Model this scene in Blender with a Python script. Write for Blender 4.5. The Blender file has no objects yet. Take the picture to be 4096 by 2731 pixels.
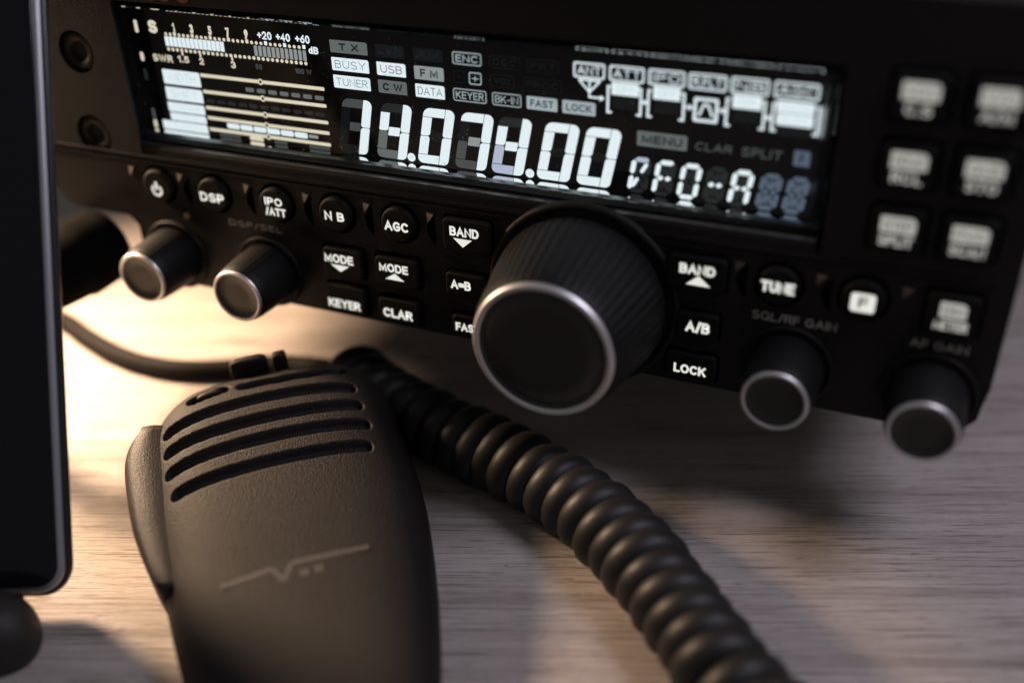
import bpy, bmesh, math, random
from mathutils import Vector, Matrix
random.seed(7)
S = 0.00049          # one working unit = 0.49 mm (panel units: x right, y up, z out of the panel)
TAB = -56.0          # table height in panel units


def W(p):
    return Vector((p[0] * S, -p[2] * S, (p[1] - TAB) * S))


def D(v):
    return Vector((v[0], -v[2], v[1]))


scn = bpy.context.scene
COL = scn.collection
# ------------------------------------------------------------------ camera
CAM = (168.76, 259.22, 392.84)
KLOW = (392.84 - 17) / (392.84 - 5)
R0 = (0.92375, -0.02192, -0.38238)
R1 = (0.18101, -0.85483, 0.48631)
R2 = (-0.33753, -0.51844, -0.78568)
cd = bpy.data.cameras.new('camera')
co = bpy.data.objects.new('camera', cd)
COL.objects.link(co)
cx, cy, cz = D(R0), -D(R1), -D(R2)
m = Matrix(((cx.x, cy.x, cz.x), (cx.y, cy.y, cz.y), (cx.z, cy.z, cz.z)))
co.matrix_world = Matrix.Translation(W(CAM)) @ m.to_4x4()
cd.sensor_width = 36
cd.lens = 36.94
cd.clip_start = 0.005
cd.clip_end = 20
cd.dof.use_dof = True
cd.dof.focus_distance = 461 * S
cd.dof.aperture_fstop = 4.2
scn.camera = co
# ------------------------------------------------------------------ light
wd = bpy.data.worlds.new('World')
scn.world = wd
wd.use_nodes = True
wd.node_tree.nodes['Background'].inputs[0].default_value = (1, .93, .95, 1)
wd.node_tree.nodes['Background'].inputs[1].default_value = 0.1


def area(name, pos, target, size, power, color, spread=180):
    ld = bpy.data.lights.new(name, 'AREA')
    ld.shape = 'DISK'
    ld.size = size * S
    ld.energy = power
    ld.color = color
    ld.spread = math.radians(spread)
    o = bpy.data.objects.new(name, ld)
    COL.objects.link(o)
    o.location = W(pos)
    o.rotation_euler = (W(target) - W(pos)).to_track_quat('-Z', 'Y').to_euler()
    return o


area('warm_lamp', (-412, 168, 20), (-232, -56, 56), 66, 0.5, (1, .69, .44), 104)
area('cool_room_light', (420, 560, 44), (100, -56, 110), 260, 0.42, (.88, .84, 1))
scn.view_settings.view_transform = 'Standard'
scn.view_settings.look = 'None'
scn.view_settings.exposure = 0
scn.view_settings.gamma = 1
scn.view_settings.use_curve_mapping = False
scn.cycles.use_denoising = True
scn.cycles.max_bounces = 12
scn.cycles.transmission_bounces = 8
scn.cycles.glossy_bounces = 6


# ------------------------------------------------------------------ materials
def mat(name, color, rough=.5, metal=0., spec=.5, bump=0., bscale=2.5, emit=None, estr=1., var=0.):
    m = bpy.data.materials.new(name)
    m.use_nodes = True
    nt = m.node_tree
    b = nt.nodes['Principled BSDF']
    b.inputs['Base Color'].default_value = (*color, 1)
    b.inputs['Roughness'].default_value = rough
    b.inputs['Metallic'].default_value = metal
    b.inputs['Specular IOR Level'].default_value = spec
    if emit:
        b.inputs['Emission Color'].default_value = (*emit, 1)
        b.inputs['Emission Strength'].default_value = estr
    if bump or var:
        tc = nt.nodes.new('ShaderNodeTexCoord')
        n = nt.nodes.new('ShaderNodeTexNoise')
        n.inputs['Scale'].default_value = 1 / (bscale * S)
        n.inputs['Detail'].default_value = 4
        nt.links.new(tc.outputs['Object'], n.inputs['Vector'])
        if bump:
            bp = nt.nodes.new('ShaderNodeBump')
            bp.inputs['Strength'].default_value = min(1, bump)
            bp.inputs['Distance'].default_value = .6 * S
            nt.links.new(n.outputs['Fac'], bp.inputs['Height'])
            nt.links.new(bp.outputs['Normal'], b.inputs['Normal'])
        if var:
            n2 = nt.nodes.new('ShaderNodeTexNoise')
            n2.inputs['Scale'].default_value = 1 / (14 * S)
            n2.inputs['Detail'].default_value = 6
            nt.links.new(tc.outputs['Object'], n2.inputs['Vector'])
            mr = nt.nodes.new('ShaderNodeMapRange')
            mr.inputs['To Min'].default_value = max(.05, rough - var)
            mr.inputs['To Max'].default_value = min(1, rough + var)
            mr.inputs['From Min'].default_value = .3
            mr.inputs['From Max'].default_value = .7
            nt.links.new(n2.outputs['Fac'], mr.inputs['Value'])
            nt.links.new(mr.outputs['Result'], b.inputs['Roughness'])
    return m


def glow(name, c, k=1.):
    m = bpy.data.materials.new(name)
    m.use_nodes = True
    nt = m.node_tree
    nt.nodes.clear()
    o = nt.nodes.new('ShaderNodeOutputMaterial')
    e = nt.nodes.new('ShaderNodeEmission')
    e.inputs[0].default_value = (*c, 1)
    e.inputs[1].default_value = k
    nt.links.new(e.outputs[0], o.inputs[0])
    return m


PANEL = mat('panel_plastic', (.012, .0105, .0098), .56, spec=.22, bump=.3, bscale=.9, var=.1)
CASE = mat('case_paint', (.022, .02, .019), .55, bump=.5, bscale=2.0)
WELL = mat('dark_well', (.006, .006, .006), .8, spec=.15)
RUB = mat('button_rubber', (.007, .0066, .0062), .65, spec=.2, bump=.3, bscale=1.2)
KNOB = mat('knob_plastic', (.008, .0076, .0078), .52, spec=.22, bump=.2, bscale=1.5)
CAPM = mat('knob_cap', (.03, .028, .026), .4, bump=.15, bscale=1.2)
RING = mat('silver_ring', (.78, .77, .78), .42, metal=.85)
LEDGE = mat('glossy_ledge', (.05, .05, .05), .24, spec=1., bump=.22, bscale=3.5)
LEDGE.node_tree.nodes['Principled BSDF'].inputs['IOR'].default_value = 2.0
WEDGE = mat('panel_plastic_lamplit', (.16, .13, .11), .5)  # panel plastic, lamp light on the wedge facets put into a paler brown
PRINT = mat('grey_print', (.6, .58, .55), .6)
ORANGE = mat('orange_print', (.22, .075, .025), .5)
LCDBG = mat('lcd_background', (.003, .0035, .004), .5, spec=.2)
LEG = mat('lit_legend', (.5, .5, .5), .5, emit=(.76, .77, .70), estr=.98)
LEGDIM = mat('lit_legend_dim', (.4, .4, .4), .5, emit=(.52, .52, .47), estr=.66)
LIT = glow('lcd_lit', (.70, .80, .83), 1.12)
LITY = glow('lcd_lit_warm', (.78, .71, .54), .95)
LAV = glow('lcd_half_lit', (.52, .58, .74), .85)
G5 = glow('lcd_pale_grey', (.36, .43, .45), 1)
G4 = glow('lcd_mid_grey', (.27, .30, .30), 1)
G3 = glow('lcd_grey', (.12, .14, .135), 1)
G2 = glow('lcd_dark_grey', (.065, .072, .072), 1)
G1 = glow('lcd_ghost', (.018, .021, .021), 1)
G0 = glow('lcd_faint_ghost', (.006, .0075, .0078), 1)
BL = glow('lcd_blue_grey', (.085, .115, .16), 1)
INK = glow('lcd_ink', (.012, .016, .02), 1)
GAP = glow('legend_gap', (.16, .15, .13), 1)
INKB = glow('lcd_blue_ink', (.10, .20, .26), 1)
INKR = glow('lcd_violet_ink', (.075, .06, .12), 1)
INKF = glow('lcd_faint_ink', (.52, .62, .64), 1)
AMB = mat('status_lamp', (.4, .3, .2), .4)
MICM = mat('mic_plastic', (.0095, .0073, .0071), .56, spec=.28, bump=.8, bscale=.75)
MICS = mat('mic_slot', (.014, .012, .012), .6)
MICB = mat('mic_button', (.0125, .0095, .0092), .52, spec=.36, bump=.5, bscale=.75)
MPRINT = mat('mic_print', (.055, .05, .048), .6, bump=.8, bscale=.75)
CORD = mat('coil_rubber', (.012, .0115, .0115), .5, spec=.4, bump=.12, bscale=3)
PLUGM = mat('plug_rubber', (.004, .0036, .0034), .95, spec=.03)
CABLE = mat('cable_rubber', (.007, .006, .0055), .7, spec=.12)
PHB = mat('phone_frame', (.05, .05, .055), .3, metal=.6)
PHR = mat('phone_rim', (.5, .52, .56), .42, metal=.8)
PHG = mat('phone_glass', (.006, .006, .009), .12, spec=.4)
STAND = mat('stand_rubber', (.02, .018, .016), .6, bump=.4, bscale=2)

GLASS = bpy.data.materials.new('display_acrylic')
GLASS.use_nodes = True
_b = GLASS.node_tree.nodes['Principled BSDF']
_b.inputs['Base Color'].default_value = (1, 1, 1, 1)
_b.inputs['Roughness'].default_value = 0
_b.inputs['IOR'].default_value = 1.49
_b.inputs['Specular IOR Level'].default_value = .3
_b.inputs['Transmission Weight'].default_value = 1


FROST = GLASS.copy()
FROST.name = 'frosted_acrylic_edge'
FROST.node_tree.nodes['Principled BSDF'].inputs['Roughness'].default_value = .45


def wood():
    m = bpy.data.materials.new('oak_laminate')
    m.use_nodes = True
    nt = m.node_tree
    L = nt.links.new
    N = nt.nodes.new
    b = nt.nodes['Principled BSDF']
    tc = N('ShaderNodeTexCoord')
    rot = N('ShaderNodeMapping')
    rot.inputs['Rotation'].default_value = (0, 0, math.radians(-21))
    rot.vector_type = 'TEXTURE'
    rot.inputs['Rotation'].default_value = (0, 0, math.radians(21))
    L(tc.outputs['Object'], rot.inputs['Vector'])

    def noise(sx, sy, detail, rough=.55, dist=0.):
        mp = N('ShaderNodeMapping')
        mp.inputs['Scale'].default_value = (1 / (sx * S), 1 / (sy * S), 1 / (sy * S))
        n = N('ShaderNodeTexNoise')
        n.inputs['Scale'].default_value = 1
        n.inputs['Detail'].default_value = detail
        n.inputs['Roughness'].default_value = rough
        n.inputs['Distortion'].default_value = dist
        L(rot.outputs[0], mp.inputs['Vector'])
        L(mp.outputs[0], n.inputs['Vector'])
        return n.outputs['Fac']

    def ramp(src, pts):
        r = N('ShaderNodeValToRGB')
        e = r.color_ramp.elements
        e[0].position, e[0].color = pts[0][0], (*pts[0][1], 1)
        e[1].position, e[1].color = pts[-1][0], (*pts[-1][1], 1)
        for p, c in pts[1:-1]:
            k = e.new(p)
            k.color = (*c, 1)
        L(src, r.inputs[0])
        return r.outputs[0]

    def mul(a, c, f):
        x = N('ShaderNodeMix')
        x.data_type = 'RGBA'
        x.blend_type = 'MULTIPLY'
        x.inputs[0].default_value = f
        L(a, x.inputs[6])
        L(c, x.inputs[7])
        return x.outputs[2]

    broad = ramp(noise(260, 26, 5, .6, .6), [(.3, (.43, .38, .355)), (.5, (.54, .485, .455)), (.7, (.63, .575, .54))])
    bands = ramp(noise(420, 9, 4, .6, .3), [(.32, (.74, .72, .71)), (.5, (1, 1, 1)), (.75, (1.0, .99, .98))])
    fine = noise(46, .9, 4, .6, .1)
    lines = ramp(fine, [(.38, (.36, .345, .335)), (.44, (.86, .855, .85)), (.6, (1, 1, 1))])
    pores = noise(10, .5, 3, .55, .1)
    por = ramp(pores, [(.33, (.30, .275, .255)), (.385, (1, 1, 1)), (.5, (1, 1, 1))])
    c = mul(mul(mul(broad, bands, .9), lines, .9), por, .85)
    L(c, b.inputs['Base Color'])
    bp = N('ShaderNodeBump')
    bp.inputs['Strength'].default_value = .55
    bp.inputs['Distance'].default_value = 1.6 * S
    ad = N('ShaderNodeMath')
    L(fine, ad.inputs[0])
    L(pores, ad.inputs[1])
    L(ad.outputs[0], bp.inputs['Height'])
    L(bp.outputs[0], b.inputs['Normal'])
    b.inputs['Roughness'].default_value = .5
    b.inputs['Specular IOR Level'].default_value = .3
    return m


WOOD = wood()


# ------------------------------------------------------------------ builders
class MB:
    """one mesh made of several shapes, each with its own material slot"""

    def __init__(self, base=(0, TAB, 0), low=False):
        self.low = low
        self.bm = bmesh.new()
        self.mats = []
        self.base = W(base)

    def mi(self, m):
        if m not in self.mats:
            self.mats.append(m)
        return self.mats.index(m)

    def v(self, p):
        if self.low:            # the radio front stands 12 units further out than the display
            p = [CAM[i] + (p[i] - CAM[i]) * KLOW for i in range(3)]
        return self.bm.verts.new(W(p) - self.base)

    def face(self, vs, m, smooth=False):
        try:
            f = self.bm.faces.new(vs)
        except ValueError:
            return None
        f.material_index = self.mi(m)
        f.smooth = smooth
        return f

    def poly(self, loop, z, m):
        return self.face([self.v((x, y, z)) for x, y in loop], m)

    def fill(self, loops, z, m):
        es = []
        for l in loops:
            vs = [self.v((x, y, z)) for x, y in l]
            es += [self.bm.edges.new((vs[i], vs[(i + 1) % len(vs)])) for i in range(len(vs))]
        g = bmesh.ops.triangle_fill(self.bm, use_beauty=True, use_dissolve=False, edges=es, normal=(0, -1, 0))
        k = self.mi(m)
        for f in g['geom']:
            if isinstance(f, bmesh.types.BMFace):
                f.material_index = k

    def walls(self, l0, z0, z1, m, l1=None, smooth=False):
        l1 = l1 or l0
        a = [self.v((x, y, z0)) for x, y in l0]
        b = [self.v((x, y, z1)) for x, y in l1]
        n = len(a)
        for i in range(n):
            self.face([a[i], a[(i + 1) % n], b[(i + 1) % n], b[i]], m, smooth)

    def prism(self, loop, z0, z1, m, bev=0.):
        """solid standing on z0 with an eased front edge at z1"""
        if bev:
            c = (sum(p[0] for p in loop) / len(loop), sum(p[1] for p in loop) / len(loop))
            w = max(abs(p[0] - c[0]) for p in loop)
            h = max(abs(p[1] - c[1]) for p in loop)
            prev, pz = loop, z1 - bev
            self.walls(loop, z0, pz, m)
            for a in (30, 60, 90):
                k = bev * (1 - math.cos(math.radians(a)))
                q = [(c[0] + (p[0] - c[0]) * (1 - k / w), c[1] + (p[1] - c[1]) * (1 - k / h)) for p in loop]
                nz = z1 - bev + bev * math.sin(math.radians(a))
                self.walls(prev, pz, nz, m, q, True)
                prev, pz = q, nz
            self.poly(prev, pz, m)
        else:
            self.walls(loop, z0, z1, m)
            self.poly(loop, z1, m)

    def lathe(self, c, prof, m, n=64, rmod=None, mats=None, smooth=True, cap=True):
        rings = []
        for r, z in prof:
            rings.append([self.v((c[0] + (r * (rmod(i / n, r, z) if rmod else 1)) * math.cos(2 * math.pi * i / n),
                                  c[1] + (r * (rmod(i / n, r, z) if rmod else 1)) * math.sin(2 * math.pi * i / n), z)) for i in range(n)])
        for k in range(len(rings) - 1):
            mm = mats[k] if mats else m
            for i in range(n):
                self.face([rings[k][i], rings[k][(i + 1) % n], rings[k + 1][(i + 1) % n], rings[k + 1][i]], mm, smooth)
        if cap:
            self.face(rings[-1], mats[-1] if mats else m)

    def text(self, s, box, z, m, bold=0., sx=0.):
        """stroke lettering fitted into box = (x0, y0, x1, y1); bold is the weight offset, sx the slant"""
        x0, y0, x1, y1 = box
        h = y1 - y0
        th = max(.07, .15 + bold * 2.6) * h
        gap = .2 + th / h * .75
        tot = sum(GL[c][0] for c in s) + gap * (len(s) - 1)
        kx = (x1 - x0 - th) / max(tot, 1e-6) if tot > .05 else 0
        ky = h - th
        x = x0 + th / 2 if tot > .05 else (x0 + x1) / 2
        k_ = 0
        for c in s:
            for st in GL[c][1]:
                pts = [(x + px * kx + sx * (py * ky), y0 + th / 2 + py * ky) for px, py in st]
                a, b = ribbon(pts, th / 2)
                k_ += 1
                zz = z + .006 * (k_ % 5)
                va = [self.v((*p, zz)) for p in a]
                vb = [self.v((*p, zz)) for p in b]
                for i in range(len(pts) - 1):
                    self.face([va[i], va[i + 1], vb[i + 1], vb[i]], m)
            x += (GL[c][0] + gap) * kx

    def build(self, name, parent=None, label=None):
        me = bpy.data.meshes.new(name)
        bmesh.ops.recalc_face_normals(self.bm, faces=self.bm.faces[:])
        self.bm.to_mesh(me)
        self.bm.free()
        for mm in self.mats:
            me.materials.append(mm)
        o = bpy.data.objects.new(name, me)
        COL.objects.link(o)
        if parent:
            o.parent = parent
        if label:
            o['label'] = label
        return o


def arc(cx, cy, rx, ry, a0, a1, n=12):
    return [(cx + rx * math.cos(math.radians(a0 + (a1 - a0) * i / n)), cy + ry * math.sin(math.radians(a0 + (a1 - a0) * i / n))) for i in range(n + 1)]


GL = {
    'A': (.84, [[(0, 0), (.42, 1), (.84, 0)], [(.15, .33), (.69, .33)]]),
    'B': (.68, [[(0, .53), (0, 1), (.38, 1)] + arc(.38, .765, .25, .235, 90, -90)[1:] + arc(.4, .265, .28, .265, 90, -90)[1:] + [(0, 0), (0, .53)], [(.05, .53), (.34, .53)]]),
    'C': (.76, [arc(.41, .5, .41, .5, 48, 312, 20)]),
    'D': (.74, [[(0, .5), (0, 1), (.3, 1)] + arc(.3, .5, .44, .5, 90, -90, 16)[1:] + [(0, 0), (0, .5)]]),
    'E': (.58, [[(.58, 1), (0, 1), (0, 0), (.58, 0)], [(0, .52), (.52, .52)]]),
    'F': (.56, [[(.56, 1), (0, 1), (0, 0)], [(0, .5), (.5, .5)]]),
    'G': (.8, [arc(.42, .5, .42, .5, 48, 330, 20) + [(.8, .46), (.48, .46)]]),
    'H': (.72, [[(0, 0), (0, 1)], [(.72, 0), (.72, 1)], [(0, .52), (.72, .52)]]),
    'I': (0, [[(0, 0), (0, 1)]]),
    'K': (.72, [[(0, 0), (0, 1)], [(.68, 1), (0, .36)], [(.26, .6), (.72, 0)]]),
    'L': (.54, [[(0, 1), (0, 0), (.54, 0)]]),
    'M': (.9, [[(0, 0), (0, 1), (.45, .12), (.9, 1), (.9, 0)]]),
    'N': (.74, [[(0, 0), (0, 1), (.74, 0), (.74, 1)]]),
    'O': (.84, [arc(.42, .5, .42, .5, 90, 450, 24)]),
    'P': (.64, [[(0, 0), (0, 1), (.36, 1)] + arc(.36, .73, .28, .27, 90, -90)[1:] + [(0, .46)]]),
    'Q': (.84, [arc(.42, .5, .42, .5, 90, 450, 24), [(.55, .25), (.84, -.02)]]),
    'R': (.68, [[(0, 0), (0, 1), (.38, 1)] + arc(.38, .75, .27, .25, 90, -90)[1:] + [(0, .5)], [(.36, .5), (.68, 0)]]),
    'S': (.68, [arc(.34, .75, .31, .25, 32, 270, 12) + arc(.34, .25, .34, .25, 90, -148, 12)[1:]]),
    'T': (.72, [[(0, 1), (.72, 1)], [(.36, 1), (.36, 0)]]),
    'U': (.72, [[(0, 1), (0, .36)] + arc(.36, .36, .36, .36, 180, 360)[1:] + [(.72, 1)]]),
    'V': (.8, [[(0, 1), (.4, 0), (.8, 1)]]),
    'W': (1.12, [[(0, 1), (.28, 0), (.56, .95), (.84, 0), (1.12, 1)]]),
    'X': (.74, [[(0, 0), (.74, 1)], [(0, 1), (.74, 0)]]),
    'Y': (.76, [[(0, 1), (.38, .46), (.76, 1)], [(.38, .46), (.38, 0)]]),
    'Z': (.7, [[(0, 1), (.7, 1), (0, 0), (.7, 0)]]),
    '0': (.62, [arc(.31, .5, .31, .5, 90, 450, 20)]),
    '1': (.3, [[(0, .78), (.28, 1), (.28, 0)]]),
    '2': (.62, [arc(.3, .7, .3, .3, 165, -38, 12) + [(0, 0), (.62, 0)]]),
    '3': (.6, [arc(.28, .75, .28, .25, 150, -80, 10) + arc(.28, .26, .32, .26, 80, -155, 10)]),
    '4': (.68, [[(.5, 0), (.5, 1), (0, .3), (.68, .3)]]),
    '5': (.6, [[(.56, 1), (.1, 1), (.05, .55)] + arc(.28, .33, .32, .33, 120, -150, 12)]),
    '6': (.62, [[(.5, 1)] + arc(.31, .31, .31, .31, 155, 520, 18)]),
    '7': (.6, [[(0, 1), (.6, 1), (.22, 0)]]),
    '9': (.62, [[(.12, 0)] + arc(.31, .69, .31, .31, -25, 340, 18)]),
    'd': (.56, [arc(.26, .33, .26, .33, 0, 360, 16), [(.54, 0), (.54, 1)]]),
    '/': (.36, [[(0, -.05), (.36, 1.05)]]), '-': (.4, [[(0, .46), (.4, .46)]]), '+': (.6, [[(0, .5), (.6, .5)], [(.3, .2), (.3, .8)]]),
    '=': (.56, [[(0, .64), (.56, .64)], [(0, .34), (.56, .34)]]), '.': (.02, [[(0, 0), (0, .03)]]), ' ': (.18, []),
}


def ribbon(pts, hw):
    """left and right rims of a stroke of half width hw"""
    n = len(pts)
    closed = math.hypot(pts[0][0] - pts[-1][0], pts[0][1] - pts[-1][1]) < 1e-6
    L_, R_ = [], []
    for i in range(n):
        if closed:
            a, b, c = pts[(i - 1) % (n - 1)], pts[i % (n - 1)], pts[(i + 1) % (n - 1)]
        else:
            a, b, c = pts[max(i - 1, 0)], pts[i], pts[min(i + 1, n - 1)]
        d0 = (b[0] - a[0], b[1] - a[1])
        d1 = (c[0] - b[0], c[1] - b[1])
        l0, l1 = math.hypot(*d0), math.hypot(*d1)
        if l0 < 1e-9:
            d0, l0 = d1, l1
        if l1 < 1e-9:
            d1, l1 = d0, l0
        n0 = (-d0[1] / l0, d0[0] / l0)
        n1 = (-d1[1] / l1, d1[0] / l1)
        mx, my = n0[0] + n1[0], n0[1] + n1[1]
        q = mx * mx + my * my
        k = min(2 / max(q, .18), 2.6) if q > 1e-6 else 1
        x_, y_ = b
        e = hw if not closed and i in (0, n - 1) else 0
        if e and i == 0:
            x_, y_ = x_ - d1[0] / l1 * e, y_ - d1[1] / l1 * e
        elif e:
            x_, y_ = x_ + d0[0] / l0 * e, y_ + d0[1] / l0 * e
        L_.append((x_ + mx * k * hw, y_ + my * k * hw))
        R_.append((x_ - mx * k * hw, y_ - my * k * hw))
    return L_, R_


def rr(x0, y0, x1, y1, r, n=5):
    """rounded rectangle; r is one radius or four (bl, br, tr, tl)"""
    if not isinstance(r, (tuple, list)):
        r = (r,) * 4
    out = []
    for (cx, cy, a0, q) in ((x0, y0, 180, r[0]), (x1, y0, 270, r[1]), (x1, y1, 0, r[2]), (x0, y1, 90, r[3])):
        if q <= 0:
            out.append((cx, cy))
            continue
        px = cx + q if cx == x0 else cx - q
        py = cy + q if cy == y0 else cy - q
        for i in range(n + 1):
            a = math.radians(a0 + 90 * i / n)
            out.append((px + q * math.cos(a), py + q * math.sin(a)))
    return out


def circ(x, y, r, n=40):
    return [(x + r * math.cos(2 * math.pi * i / n), y + r * math.sin(2 * math.pi * i / n)) for i in range(n)]


def inset(loop, d):
    c = ((min(p[0] for p in loop) + max(p[0] for p in loop)) / 2, (min(p[1] for p in loop) + max(p[1] for p in loop)) / 2)
    w = (max(p[0] for p in loop) - min(p[0] for p in loop)) / 2
    h = (max(p[1] for p in loop) - min(p[1] for p in loop)) / 2
    return [(c[0] + (p[0] - c[0]) * (1 - d / w), c[1] + (p[1] - c[1]) * (1 - d / h)) for p in loop]


def thing(name, label, cat, base):
    o = bpy.data.objects.new(name, None)
    o.empty_display_size = .01
    COL.objects.link(o)
    o.location = W(base)
    o['label'] = label
    o['category'] = cat
    return o


# ------------------------------------------------------------------ tabletop
mb = MB()
t = 2600
vs = [mb.v(p) for p in ((-t, TAB, t), (t, TAB, t), (t, TAB, -t), (-t, TAB, -t))]
mb.face(vs, WOOD)
v2 = [mb.v(p) for p in ((-t, TAB - 50, t), (t, TAB - 50, t), (t, TAB - 50, -t), (-t, TAB - 50, -t))]
for i in range(4):
    mb.face([vs[i], vs[(i + 1) % 4], v2[(i + 1) % 4], v2[i]], WOOD)
o = mb.build('tabletop')
o['kind'] = 'structure'

# ------------------------------------------------------------------ radio
RB = (-30, TAB, -200)
radio = thing('radio_transceiver', 'black desktop radio with a lit dark display, knobs and backlit keys', 'radio', RB)


def N(low=True):
    return MB(RB, low)


ZP = 5.0
# --- front panel plate with its openings
outer = [(-209, 3), (-206, 0), (190, 0), (199, 2.5), (204.5, 9), (205.3, 17), (206.6, 24), (207, 60), (207, 163), (203, 170), (196, 172),
         (-250, 172), (-259, 169), (-263, 160), (-263, 62), (-260, 44), (-254, 37), (-246, 35), (-214, 35), (-209, 30)]
WIN = rr(-196.5, 71.0, 134.9, 146.2, 1.6)
holes = [('win', WIN)]
ROUND = [-189, -155.5, -119.5, -86, -52.7, 120.7, 154]
for x in ROUND:
    holes.append(('round', circ(x, 55.4, 10.4)))
KEYS = [(-96.5, 21.5, -72.5, 39.6), (-68, 21.5, -42.3, 39.6), (-96.5, 1.6, -72.5, 19.2), (-68, 1.6, -43.5, 17.2),
        (-30.3, 46.5, -5.2, 64.2), (-30.3, 23.4, -7, 37), (-28, 2.6, -7, 15),
        (73.6, 46.5, 100.6, 64.2), (79, 24, 99.5, 38), (75.5, 2.6, 99.8, 17.4)]
for k in KEYS:
    holes.append(('key', rr(*k, 2.6)))
RKEYS = [(161.3, 138.0), (187, 138.3), (161.5, 112.3), (187, 112.4), (161.7, 87), (187, 86.9), (187, 55.2)]
for x, y in RKEYS:
    holes.append(('rkey', rr(x - 11, y - 10, x + 11, y + 10, 2.5)))


def lens(x, y0, y1, b):
    n = 8
    return [(x + .3, y0 + (y1 - y0) * i / n) for i in range(n + 1)] + \
        [(x - b * math.sin(math.pi * (1 - i / n)), y0 + (y1 - y0) * (1 - i / n)) for i in range(1, n)]


for x in (-170.6, -133, -100.2, -67, -34.6, 102.0, 136):
    if x < 90:
        holes.append(('lens', lens(x, 46.4, 62.4, 4.2)))
    else:
        holes.append(('lens', lens(x + 5.4, 46.4, 62.4, 4.2)))
JACKS = [(-224, 119.5, 10.5), (-225.2, 77.4, 10.5)]
for x, y, r in JACKS:
    holes.append(('jack', circ(x, y, r)))


def plate(low, out, hs):
    mb = N(low)
    mb.fill([out] + [h[1] for h in hs], ZP, PANEL)
    mb.walls(out, -20, ZP, PANEL)
    for n_, h in hs:
        z0 = {'win': 3.4, 'round': 0.5, 'key': 1, 'rkey': 1.5, 'lens': 1.5, 'jack': 1.6}[n_]
        mb.walls(h, z0, ZP, WELL if n_ in ('round', 'key', 'rkey', 'lens') else PANEL)
        if n_ != 'win':
            mb.poly(h, z0, PANEL if n_ == 'jack' else WELL)
    return mb


mb = plate(True, outer, holes)
# pointed wedges between the buttons
for x in (-207.5, -177.4, -137.9, -104.4, -71.5, -38.6, 102.2, 134.8, 167.6):
    a, b, c = (x, 63.6), (x + 4.6, 63.6), (x + .3, 57.4)
    lo = [mb.v((*p, ZP + .02)) for p in (a, b, c)]
    hi = [mb.v((a[0] + .2, a[1] - .5, ZP + .3)), mb.v((b[0] - .3, b[1] - .5, ZP + 1.5)), mb.v((c[0] + .2, c[1] + .4, ZP + .3))]
    mb.face(hi, WEDGE)
    for i in range(3):
        mb.face([lo[i], lo[(i + 1) % 3], hi[(i + 1) % 3], hi[i]], PANEL)
front = mb.build('front_panel', radio)
# --- two raised ribs and the sloping ledge under the display
mb = N()
for y, w_, z_ in ((69.9, .55, .9), (67.2, .5, .7)):
    lp = rr(-262, y - w_, 200, y + w_, .2, 1)
    mb.prism(lp, ZP - .5, ZP + z_, PANEL)
mb.build('panel_rib', radio)
mb = N()
XS = (-192.5, 133.6)
fl = []
for x in XS:
    mb.low = True
    a_ = mb.v((x, 70.6, ZP - .9))
    mb.low = False
    fl.append((a_, mb.v((x, 79.8, 15.9)), mb.v((x, 81.4, 15.2)), mb.v((x, 81.9, 14.0)), mb.v((x, 84.3, 4.6)), mb.v((x, 84.3, -3))))
for k in range(5):
    mb.face([fl[0][k], fl[1][k], fl[1][k + 1], fl[0][k + 1]], LEDGE if k > 1 else PANEL)
mb.build('display_ledge', radio)
mb = N(False)
bx = rr(-193, 83.5, 134.2, 146.5, .5, 1)
mb.walls(bx, -6, 13.5, WELL)
mb.poly(bx, -6, WELL)
mb.build('display_recess', radio)
# --- case behind
mb = N(False)
lp = rr(-258, 36, 202, 168, 6)
mb.walls(lp, -430, -9.1, CASE)
mb.poly(lp, -430, CASE)
lp = rr(-195, 14, 192, 35.9, 3)
mb.walls(lp, -10, 8, CASE)
mb.poly(lp, 8, CASE)
mb.build('case', radio)
for x in (-190, 150):
    for z in (-120, -390):
        mb = N(False)
        n = 24
        r_ = 17
        top = [mb.v((x + r_ * math.cos(2 * math.pi * i / n), 36, z + r_ * math.sin(2 * math.pi * i / n))) for i in range(n)]
        bot = [mb.v((x + .9 * r_ * math.cos(2 * math.pi * i / n), TAB, z + .9 * r_ * math.sin(2 * math.pi * i / n))) for i in range(n)]
        for i in range(n):
            mb.face([top[i], top[(i + 1) % n], bot[(i + 1) % n], bot[i]], RUB, True)
        mb.face(bot, RUB)
        mb.build('foot', radio)
# --- printed lettering
for w_, b_ in (('SQL/RF GAIN', (111.4, 38.1, 145.6, 42.0)), ('AF GAIN', (174.0, 37.9, 195.6, 41.5)), ('DSP/SEL', (-150, 39.6, -119, 42.6))):
    mb = N()
    mb.text(w_, b_, ZP + .06, PRINT, -.01)
    mb.build('printed_lettering', radio, 'grey ' + w_ + ' lettering')
mb = N(True)
mb.text('YAESU', (-200.5, 147.6, -150.0, 158.0), ZP + .06, ORANGE, .02)
mb.build('maker_nameplate', radio, 'orange maker lettering above the display')
mb = N()
mb.prism(circ(-175.7, 40.5, 1.7, 20), ZP - .1, ZP + .8, AMB, .4)
mb.build('status_lamp', radio)
for x, y, r in JACKS:
    mb = N(True)
    mb.lathe((x, y), [(9.6, 1.6), (9.4, 3.2), (8, 3.6), (5.2, 3.2), (4.6, 2.2), (4.4, 1.7)], PANEL, 40)
    mb.build('headphone_jack', radio)


# --- keys and buttons
def key_button(loop, z1, legends, bev=.8, label=None):
    low = True
    mb = N(low)
    mb.prism(loop, 1.2, z1, RUB, bev)
    b = mb.build('button', radio, label)
    mb = N(low)
    for lg in legends:
        lg(mb, z1 + .05)
    mb.build('legend', b)
    return b


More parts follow.
